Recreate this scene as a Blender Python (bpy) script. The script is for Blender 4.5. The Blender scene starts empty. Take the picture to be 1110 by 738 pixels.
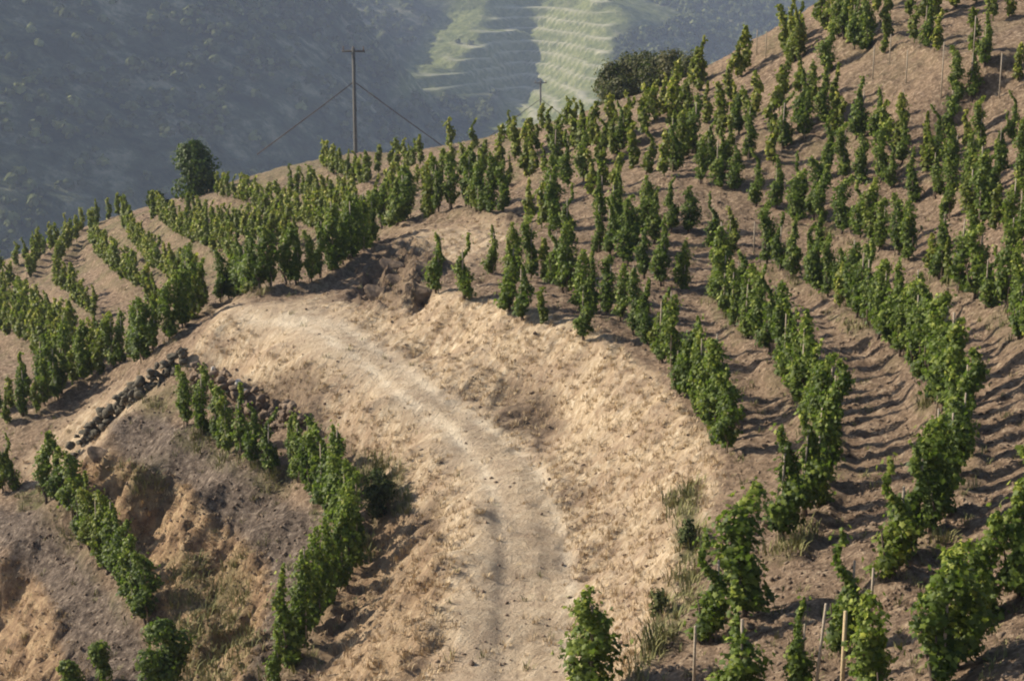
import bpy, math, random
import numpy as np
random.seed(7); RNG = np.random.default_rng(7)
R = math.radians
sc = bpy.context.scene
COL = sc.collection

# ------------------------------------------------------------------ camera model
F = 2000.0; CX, CY = 555.0, 369.0          # focal length and centre in photo pixels
PITCH = R(15.0); SP, CP = math.sin(PITCH), math.cos(PITCH)
def kz(py): return -(SP + CP*(py-CY)/F)
def pt_t(px, py, t):
    u = (px-CX)/F; v = (CY-py)/F
    return np.array([u*t, (CP+v*SP)*t, (-SP+v*CP)*t])
def pt_z(px, py, z): return pt_t(px, py, z/kz(py))
def project(X, Y, Z):
    t = np.maximum(Y*CP - Z*SP, 0.5)
    return CX + F*X/t, CY - F*(Y*SP + Z*CP)/t, t

# ------------------------------------------------------------------ noise
def _hash(ix, iy, s):
    h = (ix.astype(np.int64)*374761393 + iy.astype(np.int64)*668265263 + s*974711) & 0x7fffffff
    h = ((h ^ (h >> 13))*1274126177) & 0x7fffffff
    return ((h ^ (h >> 16)) & 0xffff)/65535.0
def vnoise(x, y, s=0):
    x = np.asarray(x, float); y = np.asarray(y, float)
    ix = np.floor(x); iy = np.floor(y); fx = x-ix; fy = y-iy
    fx = fx*fx*(3-2*fx); fy = fy*fy*(3-2*fy)
    a = _hash(ix, iy, s); b = _hash(ix+1, iy, s); c = _hash(ix, iy+1, s); d = _hash(ix+1, iy+1, s)
    return (a*(1-fx)+b*fx)*(1-fy) + (c*(1-fx)+d*fx)*fy
def fbm(x, y, s=0, n=4):
    r = 0; a = .5
    for i in range(n):
        r = r + a*(vnoise(x, y, s+i*17)-.5)*2; x = x*2.03+3.1; y = y*2.03-1.7; a *= .5
    return r

# ------------------------------------------------------------------ near hillside
T, Zs = [], []
def t_(*a):
    for px, py, t in a: T.append(pt_t(px, py, t))
def z_(*a):
    for px, py, z in a: T.append(pt_z(px, py, z))
def w_(*a):
    for p in a: T.append(np.array(p, float))
# dirt track
z_((345,322,-14.0),(300,340,-13.8),(250,335,-14.1),(230,352,-14.2),(350,350,-13.75),(400,347,-13.7),(330,390,-13.9),(400,400,-13.8),
   (450,440,-13.8),(390,440,-13.9),(480,470,-13.8),(430,490,-13.95),(530,520,-13.75),(540,560,-13.7),(550,650,-13.6),(550,738,-13.5),
   (480,738,-13.6),(620,738,-13.45),(600,640,-13.65),(610,580,-13.7),(590,510,-13.8),(280,385,-14.3),(330,420,-14.3))
# uphill bank of the track: foot, then top
z_((630,700,-13.6),(645,620,-13.75),(640,550,-13.85),(598,482,-13.95),(545,436,-13.95),(470,386,-13.9),(430,355,-13.75),(395,333,-13.75))
z_((695,738,-12.3),(715,690,-12.15),(745,640,-12.1),(768,570,-12.05),(782,503,-12.25),(745,452,-12.4),(700,397,-12.4),(640,357,-12.4),
   (560,330,-12.45),(500,322,-12.7),(455,308,-12.95))
# mound with the rocks
t_((430,262,64),(480,250,66),(540,250,66),(445,296,58.5),(400,308,59.5),(520,275,61))
# berm left of the track, then the bank and the terrace under it
z_((512,545,-13.3),(478,600,-13.3),(462,660,-13.3),(445,738,-13.3),(435,800,-13.2))
z_((150,520,-17.3),(195,545,-17.3),(245,587,-17.3),(283,630,-17.2),(284,678,-17.2),(252,716,-17.3),(405,600,-15.6),(400,650,-15.5),(375,700,-15.4),(350,738,-15.3),(430,620,-14.8),(415,690,-14.6),(395,738,-14.5))
z_((430,560,-14.9),(400,545,-15.3),(465,545,-14.2),(360,505,-15.5))
z_((340,468,-15.0),(300,432,-14.8),(250,408,-14.7),(210,388,-14.7))
z_((355,520,-16.0),(300,480,-16.1),(255,455,-16.2),(215,440,-16.2))
z_((205,475,-16.1),(248,500,-16.05),(288,522,-16),(350,556,-15.95),(383,615,-15.85),(360,665,-15.85),(310,735,-15.8),(180,442,-16.2),
   (130,452,-16.5),(180,475,-16.2),(240,520,-16.1),(300,570,-16),(340,620,-15.95),(320,680,-15.9),(280,738,-15.85))
# edge of the terrace, orange bank and gully
z_((105,478,-17.0),(150,503,-16.45),(210,532,-16.3),(260,575,-16.2),(298,620,-16.15),(300,665,-16.1),(270,700,-16.1),(240,738,-16.2))
t_((200,625,46.5),(205,685,43.5),(165,600,49.5),(100,505,56),(130,540,53),(170,570,50.8),(80,520,57.5),(60,500,59),(235,640,45.5),(240,600,46),(215,738,41.5),(190,560,50))
# wall end, dirt beside the big row
z_((90,492,-18.0),(30,478,-18.9),(50,500,-19.2),(120,440,-17.6),(170,402,-16.0),(90,440,-18.5),(45,447,-18.8),(10,465,-19.1),(10,535,-19.8),(70,470,-18.6),(140,425,-17.0))
# lowest row and its path
z_((52,550,-19.6),(100,602,-19.5),(128,642,-19.4),(165,692,-19.2),(180,738,-18.9),(0,560,-19.8),(60,620,-19.6),(110,700,-19.4),
   (0,605,-19.8),(50,665,-19.7),(95,738,-19.4),(0,680,-21.6),(30,738,-21.6),(70,738,-20.4),(150,738,-19.1))
# big row climbing to the shoulder, ground behind it
t_((390,283,68),(345,314,61),(310,318,60.5),(252,328,61),(202,360,60),(150,398,60.5),(415,255,77))
t_((225,325,70),(165,345,72),(300,285,76),(340,262,84),(120,385,70),(90,405,72))
t_((210,318,78),(165,332,80),(150,300,95),(100,275,112),(133,248,115),(80,372,85),(20,340,100),(45,385,80),(0,365,92),(0,395,80),(0,430,72),
   (0,320,112),(0,290,130),(50,268,129),(100,243,129),(170,224,125),(270,195,122),(330,178,122),(210,215,119),(240,218,113),
   (300,240,95),(200,262,104),(260,290,84),(390,203,106),(390,165,122),(360,230,96),(450,165,112),(480,190,92))
# centre and right
t_((550,142,103),(610,130,100),(587,145,97),(650,114,95),(560,205,79),(480,232,73),(640,210,67),(600,240,64),(556,305,55.5),(600,306,55.5),
   (474,318,57),(700,230,62),(720,192,65),(740,115,79),(680,150,77),(620,185,74),(780,160,68),(800,205,63),(717,308,54.5),(660,275,58))
t_((745,87,87),(712,97,90),(775,67,85),(792,58,84),(835,40,82),(880,16,81),(840,120,72),(870,70,75))
z_((775,332,-12.7),(690,362,-12.5),(735,430,-12.4),(790,490,-12.1),(831,294,-12.3),(850,340,-12.3),(868,445,-12.1),(898,500,-11.8),(866,580,-11.9),
   (848,614,-11.9),(800,670,-11.8),(770,690,-12.0),(865,750,-11.3),(915,705,-11.2),(935,360,-11.7),(985,402,-11.4),(1025,455,-11.0),(1042,515,-10.8),
   (1000,600,-11.0),(960,648,-11.1),(1100,650,-10.2),(1078,672,-10.3),(1010,740,-10.5),(910,262,-11.8),(965,285,-11.6),(1016,312,-11.3),
   (1072,335,-10.9),(1103,365,-10.7),(950,440,-11.6),(900,380,-11.8),(1095,260,-10.2),(1085,183,-9.7),(1080,440,-10.4),(1100,540,-10.1),(820,420,-12.15),(800,560,-11.9))
t_((950,200,60),(880,235,60),(960,98,65.5),(900,97,68),(1030,103,63),(1100,95,62),(940,130,65.5),(1040,140,63),(897,78,71),(903,38,73),(1000,60,67),(1068,73,63),(1100,20,68),(980,15,72),
   (930,-25,82),(1060,-50,84))
w_((0,14,-10.6),(0,0,-9),(15,10,-6),(-14,14,-15.5),(-30,20,-23),(-38,60,-27),(-60,110,-36),(-60,60,-38),(20,32,-5),(26,50,-4),(35,72,-1),(45,95,2),(60,60,8),(40,20,2),(0,-30,-7),(-60,0,-40),(-60,-30,-40),(60,-30,8),(-25,42,-23))
z_((550,860,-13.2),(900,880,-10.6),(200,880,-18.3),(400,880,-14.6),(1160,760,-9.6),(60,880,-20),(-90,620,-21.5),(-90,480,-20.5),(1200,560,-9.3),(1200,330,-9.2),(1200,180,-8),(-80,330,-27))
# ground falling away behind the skyline
SKY = [(-150,320,138),(-60,300,135),(0,288,131),(50,268,130),(100,243,130),(170,222,126),(270,193,123),(330,176,123),(390,163,123),(450,162,114),(550,140,105),(610,128,102),
       (650,112,97),(712,95,92),(775,65,87),(835,38,84),(880,14,83),(930,-28,85)]
for px, py, t in SKY:
    p = pt_t(px, py, t)
    for dt, dz in ((10, 2.2), (40, 20), (100, 62), (260, 170)):
        f = (t+dt)/t; T.append(np.array([p[0]*f, p[1]*f, p[2]-dz]))
w_((40,120,-2),(80,200,-50),(160,330,-170),(-120,200,-110),(-200,330,-200),(-140,60,-80),(-200,-20,-130),(110,80,14),(110,0,16),(60,350,-190),(-60,360,-210),(150,150,-20))
P = np.array(T)
def rbf_fit(P, lam):
    A = np.sqrt(((P[:, None, :2]-P[None, :, :2])**2).sum(-1)+.04); n = len(P)
    M = np.zeros((n+3, n+3)); M[:n, :n] = -A + lam*np.eye(n)
    M[:n, n] = 1; M[:n, n+1:] = P[:, :2]; M[n, :n] = 1; M[n+1:, :n] = P[:, :2].T
    b = np.zeros(n+3); b[:n] = P[:, 2]
    return np.linalg.solve(M, b)
def rbf_eval(P, w, X, Y):
    sh = X.shape; X = X.ravel(); Y = Y.ravel(); out = np.empty_like(X); n = len(P)
    for i in range(0, len(X), 40000):
        x = X[i:i+40000]; y = Y[i:i+40000]
        d = np.sqrt((x[:, None]-P[None, :, 0])**2 + (y[:, None]-P[None, :, 1])**2 + .04)
        out[i:i+40000] = -d@w[:n] + w[n] + w[n+1]*x + w[n+2]*y
    return out.reshape(sh)
W = rbf_fit(P, .10)

def axis(segs):
    a = []
    for lo, hi, d in segs: a += list(np.arange(lo, hi, d))
    return np.array(a + [segs[-1][1]])
GX = axis([(-200,-60,5),(-60,-36,.8),(-36,-18,.2),(-18,15,.09),(15,24,.18),(24,50,.7),(50,150,5)])
GY = axis([(-30,0,2.0),(0,22,.5),(22,48,.10),(48,70,.13),(70,100,.2),(100,136,.3),(136,180,1.2),(180,380,6)])
XX, YY = np.meshgrid(GX, GY)
ZZ = rbf_eval(P, W, XX, YY)
# soften creases a little (blur in index space)
for _ in range(2):
    Z2 = ZZ.copy()
    Z2[1:-1, 1:-1] = (ZZ[1:-1, 1:-1]*4 + ZZ[:-2, 1:-1]+ZZ[2:, 1:-1]+ZZ[1:-1, :-2]+ZZ[1:-1, 2:])/8
    ZZ = Z2
def bil(G, x, y):
    x = np.clip(np.asarray(x, float), GX[0]+1e-6, GX[-1]-1e-6); y = np.clip(np.asarray(y, float), GY[0]+1e-6, GY[-1]-1e-6)
    i = np.searchsorted(GX, x, side='right')-1; j = np.searchsorted(GY, y, side='right')-1
    i = np.clip(i, 0, len(GX)-2); j = np.clip(j, 0, len(GY)-2)
    fx = (x-GX[i])/(GX[i+1]-GX[i]); fy = (y-GY[j])/(GY[j+1]-GY[j])
    return (G[j, i]*(1-fx)+G[j, i+1]*fx)*(1-fy) + (G[j+1, i]*(1-fx)+G[j+1, i+1]*fx)*fy
def hit(px, py):
    """first point of the ground seen at photo pixel (px, py)"""
    ts = np.concatenate([np.arange(16, 80, .12), np.arange(80, 150, .3)])
    u = (px-CX)/F; v = (CY-py)/F
    x = u*ts; y = (CP+v*SP)*ts; z = (-SP+v*CP)*ts
    g = bil(ZZ, x, y); m = z < g
    if not m.any(): return None
    i = int(np.argmax(m))
    if i == 0: return None
    a = (z[i-1]-g[i-1])/((z[i-1]-g[i-1])-(z[i]-g[i])); t = ts[i-1]+a*(ts[i]-ts[i-1])
    return np.array([u*t, (CP+v*SP)*t, (-SP+v*CP)*t])

# ------------------------------------------------------------------ vine rows, traced on the ground
ROWS = []   # (phrase, [(px,py)...], spacing metres or None for given points, height scale)
def row(ph, pts, sp=.95, hs=1.0): ROWS.append((ph, pts, sp, hs))
row('curved row along the dry bank', [(775,330),(800,362),(830,390),(850,416),(868,442),(884,468),(896,498),(898,525),(880,560),(866,580),(848,612)], .86, 1.02)
row('long curved row right of the middle', [(831,292),(860,305),(885,320),(905,332),(935,358),(965,383),(985,402),(1005,425),(1025,455),(1037,485),(1040,515),(1030,545),(1016,575),(1000,598),(978,620),(960,648)], .86, 1.0)
row('row leaving the right edge at mid height', [(862,250),(880,252),(897,256),(913,262),(930,266),(948,272),(965,284),(987,296),(1003,302),(1017,312),(1040,320),(1056,330),(1072,337),(1090,350),(1103,366),(1118,388)], 1.0, .95)
row('short row ending on the bank brink', [(737,431),(748,436),(757,446),(765,457),(772,467),(780,478),(790,489)], None, 1.0)
row('row left of the short brink row', [(612,318),(630,335),(642,338),(657,342),(673,347),(688,361),(700,372),(710,380),(719,390),(728,402)], None, 1.0)
row('thin line topping the dry bank', [(474,318),(503,325),(533,297),(552,338),(566,345),(588,350),(634,367)], None, .95)
row('second line above the dry bank', [(556,304),(577,300),(590,304),(601,308),(617,316)], None, 1.05)
row('loose line in the middle of the slope', [(616,263),(648,272),(662,277),(680,286),(697,300),(717,309),(741,310)], None, 1.0)
row('sparse line right of the loose line', [(772,265),(793,277),(684,272),(668,262),(709,262)], None, .95)
row('line of pointed vines above the middle', [(727,250),(748,250),(700,247),(672,240),(650,238)], None, .95)
row('line above the row at mid height', [(988,216),(1015,214),(1027,236),(1050,240),(1064,246),(1079,250),(1095,260),(1107,262)], None, .98)
row('thin line below the bare bank', [(895,190),(914,194),(933,198),(953,198),(965,203),(797,205),(820,222),(842,226),(866,236),(884,238),(760,198),(780,202)], None, 1.0)
row('line at the foot of the bare bank', [(893,130),(912,140),(931,150),(950,160),(975,170),(1002,172),(1014,176),(1085,183),(1105,190),(868,135),(850,160),(838,178)], None, .98)
row('line on the upper slope', [(845,122),(820,124),(790,106),(800,150),(780,150),(812,170),(790,176)], None, .95)
row('line on the upper middle slope', [(686,182),(704,186),(720,192),(731,186),(740,172),(752,166),(770,180)], None, 1.0)
row('terrace at the top right', [(958,58),(897,78),(1005,55),(1036,102),(1053,108),(1068,74),(1104,86)], None, .95)
row('clump at the top of the slope', [(888,24),(895,31),(903,39),(909,41),(915,43),(921,46),(926,53),(934,50),(940,51)], None, 1.0)
row('topmost line by the upper edge', [(952,13),(962,12),(986,18),(1002,20),(1014,21),(1036,8),(1077,22),(1094,18),(925,10),(938,6),(1058,4)], None, .9)
row('clump standing on the ridge', [(850,58),(856,62),(862,66),(868,60),(857,46),(866,44)], None, 1.0)
row('edge of the ridge by the dark bushes', [(808,76),(800,84),(760,88),(752,94)], None, 1.0)
row('lower left row bordering the track bank', [(202,472),(220,480),(235,488),(250,500),(264,506),(278,513),(290,521),(305,523),(318,526),(332,536),(344,546),(354,556),(364,570),(372,582),(380,598),(384,614),(379,634),(371,650),(361,665),(350,680),(339,696),(325,715),(312,734),(298,754),(284,785)], .66, 1.02)
row('lowest row at the bottom left', [(52,552),(63,560),(74,570),(90,586),(100,598),(110,610),(120,624),(130,640),(139,652),(148,666),(156,678),(166,690)], .66, 1.04)
row('big row climbing left of the track', [(10,462),(28,455),(45,446),(62,437),(80,424),(97,412),(110,409),(127,403),(150,396),(165,388),(182,376),(202,358),(223,340),(252,326),(288,320),(312,315),(339,313),(360,302),(378,288),(392,276),(405,263)], .44, 1.02)
row('second line of the big row', [(-5,452),(15,444),(40,432),(70,417),(100,400),(130,390)], .55, 1.0)
row('dense row at the shoulder', [(415,252),(430,250),(445,243),(460,238),(475,236),(490,231),(505,230),(520,235),(532,236),(550,237)], .7, 1.12)
row('pair of vines below the shoulder', [(573,240),(587,246),(600,250),(598,222)], None, 1.0)
row('centre of the shoulder', [(520,214),(540,208),(560,203),(578,197),(595,190),(612,183)], .7, 1.0)
row('centre right of the shoulder', [(615,203),(640,212),(653,208),(632,196),(668,214)], None, 1.0)
row('dense line below the ridge', [(605,172),(625,165),(645,166),(660,158),(675,150),(690,142),(705,138),(720,128),(735,120),(748,110),(760,102)], .7, 1.0)
row('second dense line below the ridge', [(650,182),(668,172),(685,160),(702,152),(718,146),(735,140),(750,140)], .85, 1.0)
row('vines on the ridge', [(553,150),(587,141),(615,137),(623,143),(640,142),(513,160),(487,162),(575,160),(560,168)], None, 1.0)
row('upper row on the left', [(410,228),(430,215),(450,206),(470,200),(490,196),(510,192),(530,186),(550,180),(575,175),(600,160)], .8, 1.0)
row('ridge row', [(400,200),(420,190),(440,186),(455,186),(470,180)], .9, .95)
row('row near the pole', [(352,186),(365,192),(380,200),(390,204),(402,205)], .8, 1.0)
row('row below the pole', [(318,214),(330,217),(345,226),(360,231),(375,232),(390,240)], .8, 1.0)
row('row beside the tree', [(238,217),(255,221),(270,226),(285,239),(300,241),(312,244),(326,249),(342,254),(360,258),(380,262)], .8, 1.0)
row('row inside the left terraces', [(165,238),(180,248),(200,264),(215,270),(230,275),(245,283),(256,290)], .9, 1.0)
row('short row on the left terraces', [(252,262),(268,266),(283,270),(294,273)], .9, .95)
row('third left row', [(133,248),(140,260),(150,274),(162,286),(172,297),(186,309),(200,318),(212,324)], .9, 1.0)
row('fourth left row', [(102,255),(100,270),(110,285),(120,295),(131,305),(144,312),(152,318)], .9, 1.0)
row('short left row', [(162,334),(168,336),(173,339)], None, 1.0)
row('scattered left row', [(62,312),(75,325),(85,335),(96,344),(108,352)], 1.3, .95)
row('lower left terrace row', [(0,328),(20,340),(35,350),(50,358),(65,368),(80,378)], .8, 1.0)
row('lowest left terrace row', [(0,362),(15,370),(30,378),(45,386)], .8, 1.0)
row('leftmost rows', [(0,322),(10,316),(20,305)], .8, 1.0)
row('row at the far left edge', [(0,345),(18,352),(36,362),(54,374),(66,384)], .8, .9)
row('row under the ridge shoulder', [(205,240),(222,247),(240,254),(262,256),(285,262),(305,268),(325,273)], .9, .9)
row('leftmost ridge row', [(33,305),(38,292),(50,280),(62,270)], 1.0, 1.0)
row('ridge row on the left', [(62,300),(68,285),(78,272),(88,262)], 1.0, 1.0)
row('left ridge', [(0,300),(20,290),(40,276),(60,266),(85,255),(115,242),(140,236)], 1.2, 1.0)
row('thin line beside the bare bank', [(880,112),(905,118),(866,100),(852,98)], None, .9)
row('upper line near the right edge', [(1028,150),(1046,156),(1062,164),(1098,150),(1030,196),(1050,202),(1072,210)], None, .95)
row('curving line at upper right', [(905,150),(925,158),(948,166),(968,176),(990,184),(1012,192),(1036,206),(1060,220),(1085,232)], 1.5, .9)
row('upper curving line', [(740,140),(765,142),(790,146),(818,150),(846,152),(872,156),(898,164)], 1.6, .9)
row('line across the top right', [(960,44),(985,50),(1012,58),(1040,66),(1066,60),(1092,64)], 2.2, .85)
row('foreground', [(770,692),(801,668)], None, 1.04)
row('foreground2', [(866,752),(915,706)], None, 1.08)
row('foreground3', [(640,752)], None, .95)
row('right edge', [(1100,652),(1063,668),(1124,632)], None, 1.02)
row('right bottom', [(1014,742),(1040,722)], None, 1.05)
row('left edge', [(3,534),(14,530)], None, .9)
row('bright', [(940,772),(797,768)], None, .95)

VINES = []; LINES = []
for ri, (ph, pts, sp, hs) in enumerate(ROWS):
    if sp is None:
        pos = [hit(*p) for p in pts]; pos = [p for p in pos if p is not None]
    else:
        dense = []
        for (x0, y0), (x1, y1) in zip(pts[:-1], pts[1:]):
            n = max(2, int(math.hypot(x1-x0, y1-y0)/2))
            for k in range(n): dense.append(hit(x0+(x1-x0)*k/n, y0+(y1-y0)*k/n))
        dense = [d for d in dense if d is not None]
        LINES.append((dense[::4], sp)); pos = [dense[0]]; acc = 0
        for a, b in zip(dense[:-1], dense[1:]):
            L = math.hypot(b[0]-a[0], b[1]-a[1])
            if L > 3:
                if L < 12:
                    for q in range(1, int(L/sp/1.6)): pos.append(a+(b-a)*q*sp*1.6/L)
                acc = 0; pos.append(b); continue
            acc += L
            if acc >= sp: pos.append(b); acc = 0
    for k, p in enumerate(pos):
        j = .10 if sp else .02
        x = p[0]+random.uniform(-j, j); y = p[1]+random.uniform(-j, j)
        VINES.append(dict(row=ri, k=k, n=len(pos), x=x, y=y, s=hs*1.06*(random.uniform(.86, 1.14) if random.random() > .07 else random.uniform(.55, .75)), skip=bool(sp) and ('lower left row' not in ph) and random.random() < .025))

BERM = np.zeros(XX.shape)
def add_berm(line, h, w):
    for a, b in zip(line[:-1], line[1:]):
        L = math.hypot(b[0]-a[0], b[1]-a[1])
        if L > 4: continue
        i0, i1 = np.searchsorted(GX, (min(a[0], b[0])-3*w, max(a[0], b[0])+3*w)); j0, j1 = np.searchsorted(GY, (min(a[1], b[1])-3*w, max(a[1], b[1])+3*w))
        if i1 <= i0 or j1 <= j0: continue
        xs, ys = XX[j0:j1, i0:i1], YY[j0:j1, i0:i1]; dx, dy = b[0]-a[0], b[1]-a[1]
        tt = np.clip(((xs-a[0])*dx+(ys-a[1])*dy)/(dx*dx+dy*dy+1e-9), 0, 1)
        d = np.hypot(xs-a[0]-tt*dx, ys-a[1]-tt*dy)
        BERM[j0:j1, i0:i1] = np.maximum(BERM[j0:j1, i0:i1], h*np.exp(-(d/w)**4))
for l_, sp_ in LINES:
    far_ = l_[len(l_)//2][1] > 68 and l_[len(l_)//2][0] < -4
    add_berm(l_, .30 if far_ else .22, .60 if far_ else .42)
# ------------------------------------------------------------------ ground masks
PXX, PYY, PT = project(XX, YY, ZZ)
wob = fbm(XX*.9, YY*.9, 5)
def mask(poly, soft=6, wobble=10):
    """1 inside the polygon given in photo pixels, soft wobbling edge; evaluated per ground vertex"""
    x = PXX + wob*wobble; y = PYY + np.roll(wob, 37, 1)*wobble
    inside = np.zeros(x.shape, bool); d = np.full(x.shape, 1e9)
    n = len(poly)
    for i in range(n):
        x0, y0 = poly[i]; x1, y1 = poly[(i+1) % n]
        c = ((y0 > y) != (y1 > y)) & (x < (x1-x0)*(y-y0)/((y1-y0) or 1e-9)+x0)
        inside ^= c
        dx, dy = x1-x0, y1-y0; tt = np.clip(((x-x0)*dx+(y-y0)*dy)/(dx*dx+dy*dy), 0, 1)
        d = np.minimum(d, np.hypot(x-x0-tt*dx, y-y0-tt*dy))
    s = np.where(inside, d, -d)
    return np.clip(s/soft*.5+.5, 0, 1)
straw = mask([(235,335),(300,330),(345,318),(400,325),(450,300),(500,320),(560,328),(640,355),(700,395),(745,450),(785,500),(768,570),(745,640),(700,738),(690,900),(300,900),
              (360,700),(405,640),(420,580),(440,560),(380,500),(340,465),(300,430),(240,400),(205,395)])
straw = np.maximum(straw, mask([(20,500),(80,450),(130,420),(205,388),(240,345),(120,470),(80,510),(40,530)], 5, 6)*.8)
straw = np.maximum(straw, .9*mask([(400,330),(440,250),(540,240),(560,262),(470,300),(440,330)], 8, 8))
track = mask([(250,335),(330,330),(380,345),(440,395),(520,450),(590,520),(615,600),(610,900),(480,900),(490,640),(520,560),(490,500),(430,450),(340,390),(260,360)], 14, 10)
orange = mask([(75,500),(130,490),(200,525),(255,570),(290,620),(300,680),(260,900),(200,900),(190,700),(150,640),(100,570),(75,540)], 6, 8)
orange = np.maximum(orange, mask([(-40,590),(30,620),(70,670),(110,738),(110,900),(-40,900)], 6, 6)*.8)
orange = np.maximum(orange, .5*mask([(380,560),(470,560),(480,600),(440,900),(300,900)], 6, 6))
green = np.maximum.reduce([mask([(725,540),(755,530),(765,600),(735,690),(690,738),(700,690),(735,620)], 6, 8), mask([(385,495),(435,500),(445,560),(400,560)], 6, 6),
        .9*mask([(100,500),(180,500),(200,540),(140,540)], 12, 14)*.5, mask([(190,600),(260,590),(280,700),(240,800),(180,720)], 14, 16)*.7, mask([(20,530),(60,530),(70,548),(20,552)], 4, 6),
        mask([(140,430),(200,410),(215,445),(160,450)], 8, 10)*.6, mask([(395,170),(300,160),(180,190),(180,215),(300,195),(400,185)], 6, 6)*.7])
far_g = np.clip((PT-58)/35, 0, 1)*np.clip(fbm(XX*.5, YY*.5, 91)*1.8+.35, 0, 1)*(1-straw)*.85
green = np.maximum(green, far_g); green = np.maximum(green, (BERM > .08)*.55*np.clip(.4+1.3*fbm(XX*.8, YY*.8, 93), 0, 1)*(1-straw))
# little risers under every terrace row
crag = mask([(390,300),(415,270),(440,262),(475,268),(500,290),(470,312),(440,325),(395,335)], 10, 14)
soil = (1-straw)*(1-orange)*np.clip((PT-20)/5, 0, 1)
greysoil = np.maximum.reduce([mask([(110,455),(175,445),(215,480),(290,530),(345,565),(372,615),(330,680),(290,738),(270,900),(225,900),(280,690),(300,630),(265,575),(205,525),(140,500)], 6, 6),
        mask([(-40,545),(40,552),(90,610),(130,660),(160,700),(140,900),(100,900),(60,660),(10,590),(-40,590)], 6, 6)])
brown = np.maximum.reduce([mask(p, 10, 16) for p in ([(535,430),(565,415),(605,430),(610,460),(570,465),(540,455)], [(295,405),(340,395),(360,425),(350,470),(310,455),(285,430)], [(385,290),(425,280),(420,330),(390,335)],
        [(440,560),(470,545),(480,575),(450,590)], [(340,465),(390,490),(430,540),(420,560),(370,520)])])  # dead vegetation patches, with shrub shadows and dark hollows painted into the colour
ZB = ZZ.copy()
ZZ = ZZ + BERM*(1+.6*fbm(XX*1.5, YY*1.5, 14, 3))
lump = np.abs(fbm(XX*2.2, YY*2.2, 11, 4))
ZZ = ZZ + fbm(XX*1.2, YY*1.2, 3, 3)*(.04+.05*straw*(1-track)+.25*orange+.07*soil) + fbm(XX*4.5, YY*4.5, 12, 3)*(.02+.02*straw*(1-track)+.07*orange+.065*soil)
ZZ = ZZ - lump*(.02*straw*(1-track)+.16*soil+.1*orange)
r_ = 1-np.abs(fbm(XX*.9+YY*.5, YY*1.6-XX*.8, 23, 3)); ZZ = ZZ + (r_**4-.4)*(.42*orange + .06*straw*(1-track))
UU, VV2 = XX*.93-YY*.36, XX*.36+YY*.93
stk = 1-np.abs(fbm(UU*2.0+.5*wob, VV2*.45, 55, 4)); ZZ = ZZ + straw*(1-.8*track)*((stk**3-.5)*.10 + fbm(UU*5, VV2*1.2, 58, 3)*.03)
cr = 1-np.abs(fbm(XX*1.1, YY*1.1, 31, 4)); ZZ = ZZ + crag*(cr**3-.5)*.75
for hx, hy, hr, hd in ((182,543,.55,.6),(245,590,.7,.7),(262,655,.7,.7),(240,640,.5,.5),(215,575,.5,.4),(250,690,.6,.5),(325,412,.7,.55),(310,445,.45,.5),(410,308,.8,.7),(590,440,.8,.35),(455,322,.4,.5),(440,570,.6,.4),(150,520,.4,.4),(108,492,.4,.4)):
    i = np.argmin(np.where(PT > 0, (PXX-hx)**2+(PYY-hy)**2+(PT*0), 1e9)); cx_, cy_ = XX.ravel()[i], YY.ravel()[i]
    ZZ = ZZ - hd*np.exp(-(((XX-cx_)/hr)**2+((YY-cy_)/(hr*1.3))**2)*(1+.6*fbm(XX*2, YY*2, 77, 2)))
def line_mask(pts, w, soft=1.0):
    d = np.full(PXX.shape, 1e9); x = PXX + wob*3; y = PYY
    for (x0, y0), (x1, y1) in zip(pts[:-1], pts[1:]):
        dx, dy = x1-x0, y1-y0; tt = np.clip(((x-x0)*dx+(y-y0)*dy)/(dx*dx+dy*dy), 0, 1)
        d = np.minimum(d, np.hypot(x-x0-tt*dx, y-y0-tt*dy)*PT/40)
    return np.exp(-(d/w)**2)
rutA = line_mask([(262,345),(330,352),(385,385),(430,425),(485,462),(520,500),(540,545),(546,600),(544,680),(540,760),(538,860)], 7)
rutB = line_mask([(300,340),(370,352),(430,392),(480,430),(545,470),(590,520),(612,580),(618,650),(616,738),(614,860)], 8)
rutg = line_mask([(536,560),(543,600),(541,680),(534,760),(530,860)], 15)
ZZ = ZZ - .04*rutA - .04*rutB + .03*line_mask([(350,365),(410,405),(460,440),(510,475),(560,515),(580,580),(582,660),(578,760)], 9)
pale = 1.0*np.clip(.75+.9*fbm(XX*1.5, YY*1.5, 88, 3), 0, 1)*np.clip(np.maximum(rutA*np.clip((600-PYY)/60, 0, 1), rutB*.8), 0, 1)

def new_obj(name, V, Fc, mat=None, parent=None, smooth=False, sizes=None, attrs=None):
    me = bpy.data.meshes.new(name)
    V = np.asarray(V, np.float32)
    me.vertices.add(len(V)); me.vertices.foreach_set('co', V.ravel())
    Fc = np.asarray(Fc, np.int32)
    k = Fc.shape[1]; n = len(Fc)
    me.loops.add(n*k); me.loops.foreach_set('vertex_index', Fc.ravel())
    me.polygons.add(n); me.polygons.foreach_set('loop_start', np.arange(n, dtype=np.int32)*k)
    if smooth: me.polygons.foreach_set('use_smooth', np.ones(n, bool))
    for an, av in (attrs or {}).items():
        at = me.attributes.new(an, 'FLOAT', 'POINT'); at.data.foreach_set('value', np.asarray(av, np.float32).ravel())
    me.update(calc_edges=True); me.validate()
    if mat: me.materials.append(mat)
    o = bpy.data.objects.new(name, me); COL.objects.link(o)
    if parent is not None: o.parent = parent
    return o
def tag(o, label=None, cat=None, group=None, kind=None):
    if label: o['label'] = label
    if cat: o['category'] = cat
    if group: o['group'] = group
    if kind: o['kind'] = kind
    return o
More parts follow.
